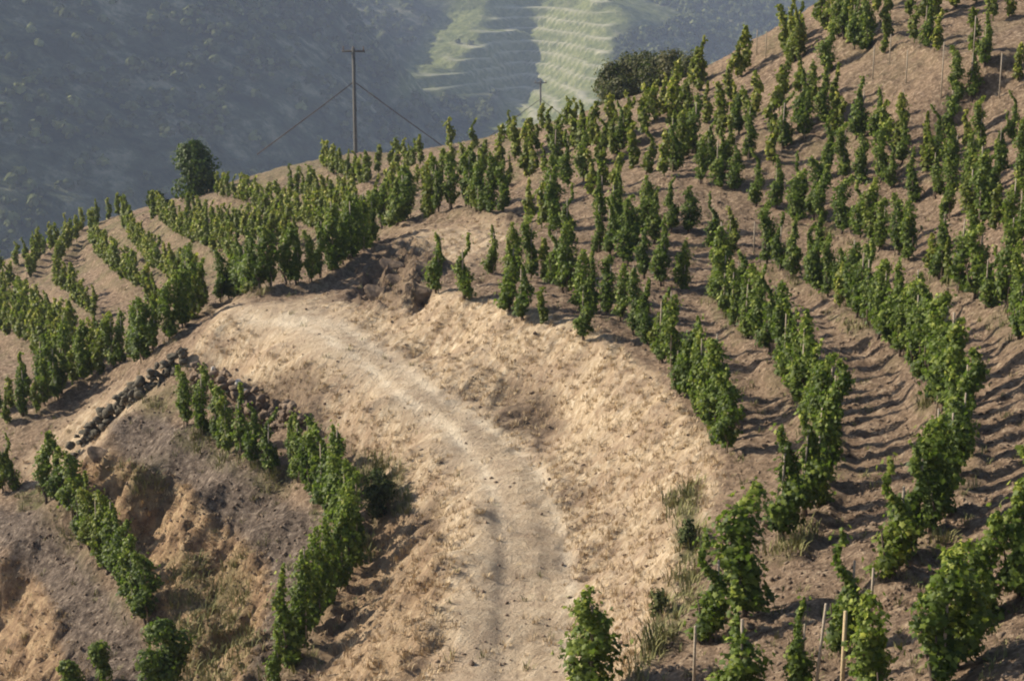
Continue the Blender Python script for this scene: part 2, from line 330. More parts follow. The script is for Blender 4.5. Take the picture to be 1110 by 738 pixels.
def grid_faces(nx, ny):
    i = np.arange(nx-1); j = np.arange(ny-1); I, J = np.meshgrid(i, j)
    a = (J*nx+I).ravel(); return np.stack([a, a+1, a+1+nx, a+nx], 1)

# ------------------------------------------------------------------ materials
def mat(name):
    m = bpy.data.materials.new(name); m.use_nodes = True; nt = m.node_tree
    b = nt.nodes['Principled BSDF']; return m, nt, b
def N(nt, t, **kw):
    n = nt.nodes.new(t)
    for k, v in kw.items():
        if k in n.inputs.keys() if hasattr(n.inputs, 'keys') else False: n.inputs[k].default_value = v
        else: setattr(n, k, v)
    return n
def noise(nt, vec, scale, detail=4, rough=.6, dist=0):
    n = nt.nodes.new('ShaderNodeTexNoise'); n.inputs['Scale'].default_value = scale; n.inputs['Detail'].default_value = detail
    n.inputs['Roughness'].default_value = rough; n.inputs['Distortion'].default_value = dist
    nt.links.new(vec, n.inputs['Vector']); return n.outputs['Fac']
def ramp(nt, fac, stops):
    r = nt.nodes.new('ShaderNodeValToRGB'); e = r.color_ramp.elements
    while len(e) < len(stops): e.new(.5)
    for el, (p, c) in zip(e, stops): el.position = p; el.color = (*c, 1) if len(c) == 3 else c
    nt.links.new(fac, r.inputs[0]); return r.outputs[0]
def mix(nt, fac, a, b, mode='MIX'):
    m = nt.nodes.new('ShaderNodeMix'); m.data_type = 'RGBA'; m.blend_type = mode
    if isinstance(fac, (int, float)): m.inputs[0].default_value = fac
    else: nt.links.new(fac, m.inputs[0])
    for s, v in ((6, a), (7, b)):
        if isinstance(v, tuple): m.inputs[s].default_value = (*v, 1)
        else: nt.links.new(v, m.inputs[s])
    return m.outputs[2]
def attr(nt, name):
    a = nt.nodes.new('ShaderNodeAttribute'); a.attribute_name = name; return a.outputs['Fac']
def math_(nt, op, a, b=None):
    m = nt.nodes.new('ShaderNodeMath'); m.operation = op
    for i, v in enumerate((a, b)):
        if v is None: continue
        if isinstance(v, (int, float)): m.inputs[i].default_value = v
        else: nt.links.new(v, m.inputs[i])
    return m.outputs[0]
def coords(nt, scale=(1,1,1), rot=(0,0,0)):
    g = nt.nodes.new('ShaderNodeNewGeometry'); mp = nt.nodes.new('ShaderNodeMapping')
    mp.inputs['Scale'].default_value = scale; mp.inputs['Rotation'].default_value = rot
    nt.links.new(g.outputs['Position'], mp.inputs['Vector']); return mp.outputs[0]

def ground_material():
    m, nt, b = mat('hillside_earth')
    c = coords(nt)
    # schist soil with clods and stones
    n1 = noise(nt, c, 5.5, 6, .75); n2 = noise(nt, c, .5, 3, .6)
    soil = ramp(nt, n1, [(.34,(.060,.039,.026)),(.46,(.180,.122,.080)),(.56,(.31,.220,.148)),(.68,(.54,.42,.29))])
    soil = mix(nt, 1.0, soil, (.92,.91,.90), 'MULTIPLY')
    soil = mix(nt, ramp(nt, n2, [(.4,(0,0,0)),(.65,(1,1,1))]), soil, mix(nt, .4, soil, (.31,.215,.135)))
    # dry straw lying downhill
    mp2 = nt.nodes.new('ShaderNodeMapping'); mp2.inputs['Scale'].default_value = (2.6,.75,1); nt.links.new(coords(nt, (1,1,1), (0,0,R(21))), mp2.inputs['Vector']); cs = mp2.outputs[0]
    n3 = noise(nt, cs, 3.2, 8, .72, .6); n4 = noise(nt, c, .8, 4, .65); n5 = noise(nt, c, 11, 5, .7)
    st = ramp(nt, n3, [(.30,(.24,.165,.105)),(.42,(.44,.315,.190)),(.55,(.61,.465,.305)),(.68,(.82,.68,.48))])
    st = mix(nt, ramp(nt, n4, [(.42,(0,0,0)),(.60,(.85,.85,.85))]), st, mix(nt, .65, st, (.30,.20,.135)))
    st = mix(nt, ramp(nt, n5, [(.28,(.6,.6,.6)),(.38,(0,0,0))]), st, (.22,.15,.095))
    # packed pale lane
    n6 = noise(nt, c, 2.2, 7, .7, .8)
    tr = ramp(nt, n6, [(.32,(.30,.215,.145)),(.5,(.50,.385,.265)),(.68,(.66,.54,.385))])
    orr = ramp(nt, noise(nt, c, 2.6, 6, .7), [(.32,(.105,.066,.042)),(.46,(.29,.185,.105)),(.60,(.46,.315,.18)),(.75,(.58,.44,.27))])
    gr = ramp(nt, noise(nt, c, 6, 5, .7), [(.35,(.06,.060,.028)),(.55,(.16,.145,.065)),(.7,(.29,.24,.13))])
    col = mix(nt, attr(nt, 'straw'), soil, st)
    col = mix(nt, math_(nt, 'MULTIPLY', attr(nt, 'track'), .55), col, tr)
    col = mix(nt, math_(nt, 'MULTIPLY', attr(nt, 'pale'), ramp(nt, n6, [(.35,(.25,.25,.25)),(.6,(.95,.95,.95))])), col, (.72,.60,.44))
    col = mix(nt, math_(nt, 'MULTIPLY', attr(nt, 'rutg'), ramp(nt, n6, [(.35,(.7,.7,.7)),(.65,(.2,.2,.2))])), col, (.32,.25,.18))
    col = mix(nt, attr(nt, 'orange'), col, orr)
    col = mix(nt, math_(nt, 'MULTIPLY', attr(nt, 'greysoil'), .85), col, ramp(nt, n1, [(.36,(.040,.029,.023)),(.48,(.105,.080,.063)),(.58,(.19,.148,.115)),(.70,(.42,.34,.26))]))
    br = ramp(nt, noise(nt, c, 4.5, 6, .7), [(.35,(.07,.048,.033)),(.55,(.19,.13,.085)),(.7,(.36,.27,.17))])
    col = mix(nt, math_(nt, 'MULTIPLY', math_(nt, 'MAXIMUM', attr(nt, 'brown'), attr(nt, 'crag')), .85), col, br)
    gn = math_(nt, 'MULTIPLY', attr(nt, 'green'), ramp(nt, noise(nt, c, 1.8, 5, .7), [(.36,(0,0,0)),(.56,(1,1,1))]))
    col = mix(nt, gn, col, gr)
    nt.links.new(col, b.inputs['Base Color'])
    b.inputs['Roughness'].default_value = .95; b.inputs['Specular IOR Level'].default_value = .15
    bp = nt.nodes.new('ShaderNodeBump'); bp.inputs['Strength'].default_value = 1.0; bp.inputs['Distance'].default_value = .12
    h = math_(nt, 'ADD', math_(nt, 'MULTIPLY', n1, .9), math_(nt, 'ADD', math_(nt, 'MULTIPLY', n3, .7), math_(nt, 'MULTIPLY', n5, .5)))
    nt.links.new(h, bp.inputs['Height']); nt.links.new(bp.outputs[0], b.inputs['Normal'])
    return m
def leaf_material(name, dark, mid, light, trans=.28, spec=.4):
    m, nt, b = mat(name)
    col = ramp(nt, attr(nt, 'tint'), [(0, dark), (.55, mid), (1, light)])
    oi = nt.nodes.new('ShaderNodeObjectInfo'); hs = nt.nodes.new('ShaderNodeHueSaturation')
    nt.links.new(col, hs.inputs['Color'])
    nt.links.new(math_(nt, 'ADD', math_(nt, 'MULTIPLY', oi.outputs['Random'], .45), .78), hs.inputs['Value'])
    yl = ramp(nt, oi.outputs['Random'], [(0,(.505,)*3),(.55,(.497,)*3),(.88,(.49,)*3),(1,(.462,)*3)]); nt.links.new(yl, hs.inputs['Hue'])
    nt.links.new(hs.outputs[0], b.inputs['Base Color'])
    b.inputs['Roughness'].default_value = .58; b.inputs['Specular IOR Level'].default_value = spec
    tr = nt.nodes.new('ShaderNodeBsdfTranslucent'); ms = nt.nodes.new('ShaderNodeMixShader'); ms.inputs[0].default_value = trans
    tc = mix(nt, .5, hs.outputs[0], (.16,.26,.03)); nt.links.new(tc, tr.inputs['Color'])
    nt.links.new(b.outputs[0], ms.inputs[1]); nt.links.new(tr.outputs[0], ms.inputs[2])
    nt.links.new(ms.outputs[0], nt.nodes['Material Output'].inputs['Surface'])
    return m
def plain(name, c1, c2, scale=20, rough=.9, bump=.01):
    m, nt, b = mat(name); c = coords(nt)
    n = noise(nt, c, scale, 5, .65); nt.links.new(ramp(nt, n, [(.3, c1), (.7, c2)]), b.inputs['Base Color'])
    b.inputs['Roughness'].default_value = rough; b.inputs['Specular IOR Level'].default_value = .2
    if bump:
        bp = nt.nodes.new('ShaderNodeBump'); bp.inputs['Distance'].default_value = bump
        nt.links.new(n, bp.inputs['Height']); nt.links.new(bp.outputs[0], b.inputs['Normal'])
    return m
M_ground = ground_material()
M_leaf = leaf_material('vine_leaves', trans=.40, spec=.28, *((.030,.050,.008), (.105,.150,.017), (.32,.35,.052)))
M_tree = leaf_material('tree_leaves', (.022,.038,.010), (.055,.082,.018), (.12,.15,.03), .28, .15)
M_bark = plain('vine_bark', (.05,.035,.025), (.13,.095,.07), 40)
M_stake = plain('weathered_wood', (.22,.17,.12), (.42,.35,.26), 30)
M_pole = plain('tarred_pole', (.07,.065,.055), (.14,.13,.11), 8)
M_pale = plain('pale_wood', (.36,.27,.15), (.50,.38,.23), 30)
M_stone = plain('schist_stone', (.06,.042,.030), (.26,.185,.125), 5, .9, .03)
M_dark = plain('mossy_stone', (.035,.032,.022), (.15,.125,.09), 5, .9, .03)
M_palestone = plain('pale_stone', (.42,.38,.32), (.66,.61,.53), 6, .9, .03)
M_straw = plain('dry_straw', (.36,.25,.14), (.64,.50,.31), 3, .9, 0)
M_weed = plain('weed_green', (.10,.11,.035), (.30,.27,.11), 3, .8, 0)
M_bush = leaf_material('bush_leaves', (.035,.038,.016), (.085,.085,.033), (.16,.15,.06), .2, .1)
M_scrub = leaf_material('scrub_leaves', (.035,.045,.022), (.085,.10,.042), (.17,.19,.075), .1, 0)

# ------------------------------------------------------------------ ground object
V = np.stack([XX, YY, ZZ], -1).reshape(-1, 3)
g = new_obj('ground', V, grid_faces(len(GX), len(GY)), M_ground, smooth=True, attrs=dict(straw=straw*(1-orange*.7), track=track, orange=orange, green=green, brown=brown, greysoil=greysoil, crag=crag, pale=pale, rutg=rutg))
tag(g, 'terraced earth hillside with a pale dirt track and dry grass banks', 'hillside', kind='structure')

# ------------------------------------------------------------------ leaves
def leaves(C, Nn, size, rng, fold=.25, lobed=False):
    """folded six-point leaves at centres C with normals Nn"""
    n = len(C)
    Nn = Nn/np.linalg.norm(Nn, axis=1)[:, None]
    ref = np.tile([0, 0, -1.0], (n, 1)) + rng.normal(0, .55, (n, 3))
    a = ref - (ref*Nn).sum(1)[:, None]*Nn; a /= np.linalg.norm(a, axis=1)[:, None]
    b = np.cross(Nn, a)
    s = size[:, None]
    if lobed:
        half = [(-.5,.28,1),(-.14,.32,1),(.08,.56,1),(.24,.26,1)]
        shp = [(-.28,0,0)]+half+[(.66,0,0)]+[(p, -q, f) for p, q, f in half[::-1]]
        idx = ([0,1,2,3,4,5], [0,5,6,7,8,9])
    else:
        shp = [(-.5,0,0),(-.28,.42,1),(.22,.5,1),(.62,0,0),(.22,-.5,1),(-.28,-.42,1)]; idx = ([0,1,2,3],[0,3,4,5])
    V = np.stack([C + s*(p*a + q*b - fold*f*Nn*abs(q)) for p, q, f in shp], 1).reshape(-1, 3)
    k = np.arange(n)[:, None]*len(shp)
    Fc = np.concatenate([k+np.array(i) for i in idx], 0)
    return V, Fc
PROFILE = dict(
    flame=([0,.06,.22,.40,.55,.72,.88,1], [.50,.85,1.0,.88,.60,.36,.26,.10]),
    column=([0,.08,.30,.55,.78,.92,1], [.55,.80,.92,.90,.78,.50,.22]),
    bottle=([0,.08,.25,.42,.55,.70,.9,1], [.60,1.0,1.1,.95,.45,.26,.24,.12]),
    bush=([0,.12,.35,.6,.8,1], [.60,1.0,1.15,1.0,.65,.20]))
def vine_cloud(rng, n, H=1.75, R0=.205, leaf=.105, wide=1.0, lean=0.0, kind='flame', lobed=False):
    z0 = rng.uniform(.06, .22)
    pf, pr = PROFILE[kind]
    grid = np.linspace(0, 1, 200); wgt = np.interp(grid, pf, pr)+.18; cdf = np.cumsum(wgt); cdf /= cdf[-1]
    f = np.interp(rng.uniform(0, 1, n), cdf, grid); zz = z0+(H-z0)*f
    prof = np.interp(f, pf, pr)
    ph = rng.uniform(0, 2*np.pi, n)
    a1, a2, a3, a4 = rng.uniform(0, 6.28, 4)
    bul = 1 + .25*np.sin(ph+a1+f*6) + .25*np.sin(ph*2+a2-f*11) + .22*np.sin(f*23+a3+ph)
    r = R0*wide*prof*bul*np.sqrt(rng.uniform(.12, 1.0, n))*rng.uniform(.85, 1.2, n)
    wx = (.05*np.sin(f*7+a3)+.03*np.sin(f*17+a1))*(1+f) + lean*f**1.3; wy = .06*np.cos(f*6+a4)
    C = np.stack([r*np.cos(ph)+wx, r*np.sin(ph)+wy, zz + rng.normal(0, .02, n)], 1)
    k = rng.random(n) < .05                     # stray shoots standing out of the canopy
    C[k] += np.stack([np.cos(ph[k])*.10, np.sin(ph[k])*.10, rng.uniform(-.02, .12, k.sum())], 1)
    Nn = np.stack([np.cos(ph), np.sin(ph), rng.uniform(.0, 1.1, n)], 1) + rng.normal(0, .5, (n, 3))
    size = leaf*rng.uniform(.6, 1.25, n)*(1-.25*f)
    V, Fc = leaves(C, Nn, size, rng, lobed=lobed)
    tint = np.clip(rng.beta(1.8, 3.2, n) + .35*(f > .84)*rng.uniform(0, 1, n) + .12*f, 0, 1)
    return V, Fc, np.repeat(tint, len(V)//n)
def tube(pts, rad, seg=6):
    pts = np.array(pts, float); n = len(pts); V = []
    for i, p in enumerate(pts):
        d = pts[min(i+1, n-1)]-pts[max(i-1, 0)]; d /= np.linalg.norm(d)
        a = np.cross(d, [.3, .9, .1]); a /= np.linalg.norm(a); b = np.cross(d, a)
        for k in range(seg):
            t = 2*np.pi*k/seg; V.append(p + rad[i]*(math.cos(t)*a+math.sin(t)*b))
    V.append(pts[0]); V.append(pts[-1]); Fc = []
    for i in range(n-1):
        for k in range(seg): Fc.append([i*seg+k, i*seg+(k+1) % seg, (i+1)*seg+(k+1) % seg, (i+1)*seg+k])
    for k in range(0, seg, 1):
        e = (n-1)*seg; Fc.append([n*seg, n*seg, (k+1) % seg, k]); Fc.append([n*seg+1, n*seg+1, e+k, e+(k+1) % seg])
    # triangles as their own quads would degenerate: split caps
    return np.array(V), [f for f in Fc if f[0] != f[1]], [f[1:] for f in Fc if f[0] == f[1]]
def tube_obj(name, parts, m, parent=None, smooth=True):
    me = bpy.data.meshes.new(name); V = []; Fc = []
    for pts, rad, seg in parts:
        v, q, t = tube(pts, rad, seg); o = len(V); V += [tuple(x) for x in v]
        Fc += [tuple(i+o for i in f) for f in q+t]
    me.from_pydata(V, [], Fc); me.materials.append(m)
    if smooth: me.polygons.foreach_set('use_smooth', [True]*len(me.polygons))
    o = bpy.data.objects.new(name, me); COL.objects.link(o)
    if parent is not None: o.parent = parent
    return o

def make_vine(seed, n, leaf, wide=1.0, H=1.75, lean=0., kind='flame'):
    rng = np.random.default_rng(seed)
    root = bpy.data.objects.new('grapevine', None); root.empty_display_size = .2; COL.objects.link(root)
    V, Fc, tn = vine_cloud(rng, n, H, leaf=leaf, wide=wide, lean=lean, kind=kind, lobed=True)
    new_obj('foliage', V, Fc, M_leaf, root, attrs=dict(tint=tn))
    b = rng.uniform(-.06, .06, 6)
    tr = [([(b[0],b[1],-.12),(b[2],b[3],.12),(b[1]*1.6,b[4],.32),(b[5],b[0],.62)], [.038,.032,.03,.018], 7)]
    for s in (-1, 1): tr.append(([(b[1]*1.6,b[4],.30),(b[1]+s*.10,b[4]+.04*s,.45),(b[1]+s*.15,b[4],.75)], [.022,.016,.008], 5))
    tube_obj('trunk', tr, M_bark, root)
    hx = rng.uniform(-.05, .05)
    tube_obj('stake', [([(.06,.05,-.15),(.06+hx*.5,.05,.9),(.06+hx,.05,H+rng.choice([-.4,-.35,-.3,-.25,-.2,.08]))], [.018,.017,.015], 6)], M_stake, root)
    return root
PROTO = []
KINDS = ['flame','column','bottle','flame','column','bush','bottle','column','flame','bottle','column','flame','bush','column']
for i in range(14):
    PROTO.append(make_vine(100+i, 1300 if KINDS[i] != 'bottle' else 1000, .088, wide=[1,1.1,.9,1.05,.85,1.1,.95][i % 7], H=[1.75,1.8,1.75,1.9,1.8,1.6,1.9][i % 7], lean=[0,.08,-.06,0,.14,0,-.12][i % 7], kind=KINDS[i]))
protos_free = {id(p): True for p in PROTO}
def place(proto, x, y, z, s, rz, w=1.0):
    if protos_free.get(id(proto)): r = proto; protos_free[id(proto)] = False
    else:
        r = proto.copy(); COL.objects.link(r)
        for ch in proto.children:
            c = ch.copy(); COL.objects.link(c); c.parent = r
    r.location = (x, y, z); r.rotation_euler = (0, 0, rz); r.scale = (s*w, s*w, s)
    return r
for v in VINES:
    v['z'] = float(bil(ZZ, v['x'], v['y'])); px, py, t = project(v['x'], v['y'], v['z'])
    v['px'], v['py'], v['t'] = float(px), float(py), float(t); v['h'] = 3284*v['s']/float(t)
    v['out'] = px < -25 or px > 1135 or py < 2 or py-v['h'] > 738
print('vines', len(VINES), 'in view', sum(not v['out'] for v in VINES))
for v in VINES:
    if v['skip']: v['out'] = True
    if v['t'] > 85: v['s'] *= .88
VINES = [v for v in VINES if not v['out']]
order = sorted(VINES, key=lambda v: -v['h'])
near, rest = order[:300], order[300:]
print('near until t', near[-1]['t'], 'rest', len(rest))
ORD = ['first','second','third','fourth','fifth','sixth','seventh','eighth','ninth','tenth','eleventh','twelfth','thirteenth','fourteenth','fifteenth','sixteenth','seventeenth','eighteenth','nineteenth','twentieth']
def ordinal(k):
    if k < 20: return ORD[k]
    tens = ['twenty','thirty','forty','fifty','sixty','seventy'][(k+1)//10-2]; u = (k+1) % 10
    return tens+'-'+ORD[u-1] if u else {'twenty':'twentieth','thirty':'thirtieth','forty':'fortieth','fifty':'fiftieth','sixty':'sixtieth','seventy':'seventieth'}[tens]
ROWY = {i for i, r_ in enumerate(ROWS) if 'row' in r_[0]}
SPECIAL = {
 'foreground': ['tall vine by the dry bank at lower right, left one of a pair','tall vine by the dry bank at lower right, right one of a pair'],
 'foreground2': ['tall dark vine at the bottom edge behind the leaning grey stake','broad pointed vine standing behind the thick pale yellow stake'],
 'foreground3': ['lone vine at the bottom edge beside the end of the track'],
 'right edge': ['leafy foreground vine near the right edge with its trunk showing','tall dark vine touching the right edge above the bottom corner','vine cut off by the right edge above the bottom corner'],
 'right bottom': ['tall leafy vine in the bottom right corner, left one of two','tall leafy vine in the bottom right corner, right one of two'],
 'left edge': ['vine at the left edge below the big row, left one of two','vine at the left edge below the big row, right one of two'],
 'bright': ['bright low vine at the bottom edge under the foreground pair','bright green vine at the bottom edge right of the pale yellow stake']}
byrow = {}
for v in VINES: byrow.setdefault(v['row'], []).append(v)
for ri, vs in byrow.items():
    ph, pts, sp, _ = ROWS[ri]
    vs.sort(key=(lambda v: v['px']) if sp is None else (lambda v: v['k']))
    end = 'top' if sp is not None and pts[-1][1]-pts[0][1] > 60 else 'left'
    for q, v in enumerate(vs):
        v['lab'] = SPECIAL[ph][min(q, len(SPECIAL[ph])-1)] if ph in SPECIAL else (ordinal(q), f"vine from the {end} in the {ph}")
ADJ = dict(flame='pointed', column='narrow', bottle='slender', bush='bushy')
for v in near:
    kd = random.choice(['column','column','column','flame','bottle'] if v['row'] in ROWY else ['flame','flame','bottle','bottle','column','bush'])
    p = random.choice([q for q, k_ in zip(PROTO, KINDS) if k_ == kd]); wd = random.uniform(.92, 1.25) * (1.10 if v['t'] < 32 else .94)
    o = place(p, v['x'], v['y'], v['z']-.02, v['s'], random.uniform(0, 6.28), wd)
    l = v['lab']
    if not isinstance(l, str): l = f"{l[0]} {l[1]}, {'small' if v['s'] < .8 else ADJ[kd]}"
    tag(o, l, 'grapevine', 'staked vines on the terraces')
if rest:
    Vs, Fs, Ts, off = [], [], [], 0
    clouds = [vine_cloud(np.random.default_rng(500+i), 300, leaf=.155, wide=[1,1.15,.95,1.0][i % 4], lean=[0,.08,-.08][i % 3], kind=['flame','column','bottle','column'][i % 4]) for i in range(12)]
    for v in rest:
        V0, F0, t0 = random.choice(clouds); a = random.uniform(0, 6.28); c, s_ = math.cos(a), math.sin(a); s = v['s']
        Vv = np.stack([(V0[:, 0]*c-V0[:, 1]*s_)*s+v['x'], (V0[:, 0]*s_+V0[:, 1]*c)*s+v['y'], V0[:, 2]*s+v['z']], 1)
        Vs.append(Vv); Fs.append(F0+off); Ts.append(np.clip(t0*random.uniform(.7, 1.4), 0, 1)); off += len(V0)
        # stem
        st = np.array([[-.02,0,-.1],[.02,0,-.1],[.02,0,.8],[-.02,0,.8],[0,-.02,-.1],[0,.02,-.1],[0,.02,.8],[0,-.02,.8]])+[v['x'], v['y'], v['z']]
        Vs.append(st); Fs.append(np.array([[0,1,2,3],[4,5,6,7]])+off); Ts.append(np.zeros(8)); off += 8
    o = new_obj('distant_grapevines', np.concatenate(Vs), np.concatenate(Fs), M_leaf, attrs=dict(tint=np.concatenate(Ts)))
    tag(o, 'many small green vines on the far terraces and ridge of the hillside', 'vines', kind='stuff')

# ------------------------------------------------------------------ bare stakes
def stake(x_px, y_px, h, label, m=M_stake, r=.022, lean=0.):
    p = hit(x_px, y_px)
    if p is None: return
    z = float(bil(ZZ, p[0], p[1]))
    o = tube_obj('wooden_stake', [([(0,0,-.2),(lean*.5,0,h*.5),(lean,0,h)], [r, r, r*.9], 7)], m)
    o.location = (p[0], p[1], z); tag(o, label, 'stake', 'stakes without a vine'); return o
stake(752, 742, .95, 'grey stake standing alone left of the foreground vines by the track bank')
stake(883, 752, 1.35, 'leaning grey stake in front of the tall foreground vine', lean=.10)
stake(912, 756, 1.25, 'thick pale yellow stake at the bottom edge beside the bright vine', M_pale, .03)
stake(944, 668, .8, 'short grey stake right of the pointed foreground vine')
stake(817, 275, 1.0, 'pale bare stake alone in the middle of the slope')
stake(946, 86, 1.2, 'bare stake on the top right terrace, leftmost of its line')
stake(982, 90, 1.15, 'bare stake on the top right terrace, second from the left')
stake(1020, 106, 1.9, 'tall bare stake beside the tall vine on the top right terrace')
stake(964, 70, 1.1, 'thin bare stake behind the line on the top right terrace')
stake(1083, 106, 1.5, 'bare stake close to the right edge on the top right terrace')
stake(1055, 62, 1.4, 'bare stake left of the leaning vine at the top right')
stake(830, 62, 1.1, 'bare stake on the ridge left of the ridge clump')
stake(820, 60, 1.1, 'bare stake on the ridge, leftmost one before the skyline')

# ------------------------------------------------------------------ rocks and dry stone walls
def rock_mesh(rng, s, flat=.6, sub=2):
    import bmesh
    bm = bmesh.new(); bmesh.ops.create_icosphere(bm, subdivisions=sub, radius=1)
    V = np.array([v.co[:] for v in bm.verts]); Fc = np.array([[v.index for v in f.verts] for f in bm.faces]); bm.free()
    k = rng.normal(0, 1, (11, 3)); k /= np.linalg.norm(k, axis=1)[:, None]
    for q in k:                         # cut facets
        d = V@q; lim = rng.uniform(.35, .75); V = V - np.outer(np.maximum(d-lim, 0), q)
    if sub > 2: V = V*(1+.25*fbm(V[:, 0]*2+V[:, 2]*1.3+rng.uniform(0, 50), V[:, 1]*2-V[:, 2], 9, 5))[:, None]
    V = V*1.35
    return V*np.array([1, rng.uniform(.6, .9), flat])*s, Fc
def rocks(name, spots, m, label, cat, kind=None, group=None, smooth=False):
    Vs, Fs, off = [], [], 0; rng = np.random.default_rng(len(spots)+3)
    for x, y, z, s in spots:
        V0, F0 = rock_mesh(rng, s, rng.uniform(.5, .8), 1 if s < .07 else (2 if s < .25 else 5)); a = rng.uniform(0, 6.28); c, sn = math.cos(a), math.sin(a)
        Vs.append(np.stack([V0[:, 0]*c-V0[:, 1]*sn+x, V0[:, 0]*sn+V0[:, 1]*c+y, V0[:, 2]+z], 1)); Fs.append(F0+off); off += len(V0)
    o = new_obj(name, np.concatenate(Vs), np.concatenate(Fs), m, smooth=smooth)
    return tag(o, label, cat, group, kind)
def wall_spots(line, h, s=.17, rows=4, step=.26):
    out = []; pts = [hit(*p) for p in line]
    for a, b in zip(pts[:-1], pts[1:]):
        L = math.hypot(b[0]-a[0], b[1]-a[1]); n = max(1, int(L/step))
        for k in range(n):
            f = k/n
            x = a[0]+(b[0]-a[0])*f; y = a[1]+(b[1]-a[1])*f
            for r in range(rows):
                xx = x+random.uniform(-.14, .14); yy = y+random.uniform(-.14, .14)
                out.append((xx, yy, float(bil(ZZ, xx, yy)) - .08 + r*h/rows + random.uniform(-.05, .05), s*random.uniform(.7, 1.5)))
    return out
rocks('stone_wall', wall_spots([(80,497),(88,486),(98,476),(112,464),(128,450),(142,438),(156,427),(172,414),(190,400),(205,390)], .7, .15, 5, .15), M_dark, 'dark tumbled dry stone wall running down from the track to the lower terrace', 'stone wall')
rocks('stone_wall', wall_spots([(212,415),(228,422),(246,430),(262,440),(282,452),(300,462),(325,480)], .75, .13, 5, .18), M_stone, 'crumbling stone wall behind the lower left row, under the track edge', 'stone wall')
for (px, py, s, l) in ((258,420,.22,'pale block in the crumbling wall, largest of them'),(231,404,.16,'upper pale stone in the crumbling wall'),(217,408,.13,'leftmost pale stone in the crumbling wall'),(266,428,.13,'small pale stone right of the largest pale block')):
    p = hit(px, py); o = rocks('rock', [(0,0,0,s)], M_palestone, l, 'rock', None, 'pale stones in the crumbling wall'); o.location = (p[0], p[1], float(bil(ZZ, p[0], p[1]))+.08)
for (px, py, s, l) in ((410,318,.42,'dark rough boulder at the left end of the rock outcrop'),(432,306,.4,'brown boulder in the middle of the rock outcrop'),(452,316,.36,'low slanting rock at the right foot of the rock outcrop'),
                       (424,288,.36,'upper boulder of the rock outcrop below the dense row'),(462,292,.4,'brown rock under the shoulder behind the leaning vine'),(108,492,.35,'hollowed rock beside the end of the dark stone wall')):
    p = hit(px, py); o = rocks('rock', [(0,0,0,s)], M_stone, l, 'rock', None, 'rocks of the hillside'); o.location = (p[0], p[1], float(bil(ZZ, p[0], p[1]))-s*.25)
sp = []
while len(sp) < 8000:
    px = random.uniform(0, 1110); py = random.uniform(180, 738); 
    p = hit(px, py)
    if p is None: continue
    i = np.searchsorted(GX, p[0])-1; j = np.searchsorted(GY, p[1])-1
    if straw[j, i] > .6 and random.random() < .85: continue
    if greysoil[j, i] < .5 and random.random() < .3: continue
    s = random.choice([.018,.024,.03,.04,.055]) * (1.5 if random.random() < .06 else 1)
    sp.append((p[0], p[1], float(bil(ZZ, p[0], p[1]))+s*.1, s))
rocks('loose_stones', sp, M_stone, 'loose schist stones scattered over the soil between the vines', 'stones', 'stuff')

# ------------------------------------------------------------------ tufts
def tufts(name, cand, m, label, cat, nb=(10, 18), hh=(.10, .28), spread=.10):
    rng = np.random.default_rng(5); V, Fc = [], []
    for x, y, z, k in cand:
        n = rng.integers(*nb)
        for _ in range(n):
            a = rng.uniform(0, 6.28); r = rng.uniform(0, spread)*k; bx, by = x+r*math.cos(a), y+r*math.sin(a)
            h = rng.uniform(*hh)*k; l = rng.uniform(.2, 1.1)*h; a2 = a+rng.normal(0, .8); w = .006*k+.003; wx, wy = -math.sin(a2)*w, math.cos(a2)*w
            o = len(V); mx, my = bx+math.cos(a2)*l*.4, by+math.sin(a2)*l*.4; tx, ty = bx+math.cos(a2)*l, by+math.sin(a2)*l
            V += [(bx-wx,by-wy,z-.02),(bx+wx,by+wy,z-.02),(mx+wx*.7,my+wy*.7,z+h*.7),(mx-wx*.7,my-wy*.7,z+h*.7),(tx+wx*.2,ty+wy*.2,z+h),(tx-wx*.2,ty-wy*.2,z+h)]
            Fc += [(o,o+1,o+2,o+3),(o+3,o+2,o+4,o+5)]
    o = new_obj(name, np.array(V), np.array(Fc), m); return tag(o, label, cat, kind='stuff')
cs, cw = [], []
for _ in range(16000):
    px = random.uniform(0, 1110); py = random.uniform(235, 745)
    p = hit(px, py)
    if p is None: continue
    i = np.searchsorted(GX, p[0])-1; j = np.searchsorted(GY, p[1])-1
    z = float(bil(ZZ, p[0], p[1])); S_, G_, O_, T_ = straw[j, i], green[j, i], orange[j, i], track[j, i]
    if T_ > .5 and random.random() < .7: continue
    if G_ > .35 and PT[j, i] < 62 and random.random() < .5: cw.append((p[0], p[1], z, random.uniform(.8, 1.6)))
    elif max(S_, O_*.7)*(1-.75*T_) > random.random(): cs.append((p[0], p[1], z, random.uniform(.5, 1.0)))
    elif random.random() < .05: cw.append((p[0], p[1], z, random.uniform(.5, .9)))
tufts('dry_grass', cs[:3000], M_straw, 'dry straw coloured grass covering the banks beside the dirt track', 'dry grass', hh=(.04, .13), spread=.14)
tufts('weeds', cw[:2600], M_weed, 'green and yellow weeds growing on the banks and between the vines', 'weeds', hh=(.06, .20), spread=.16)

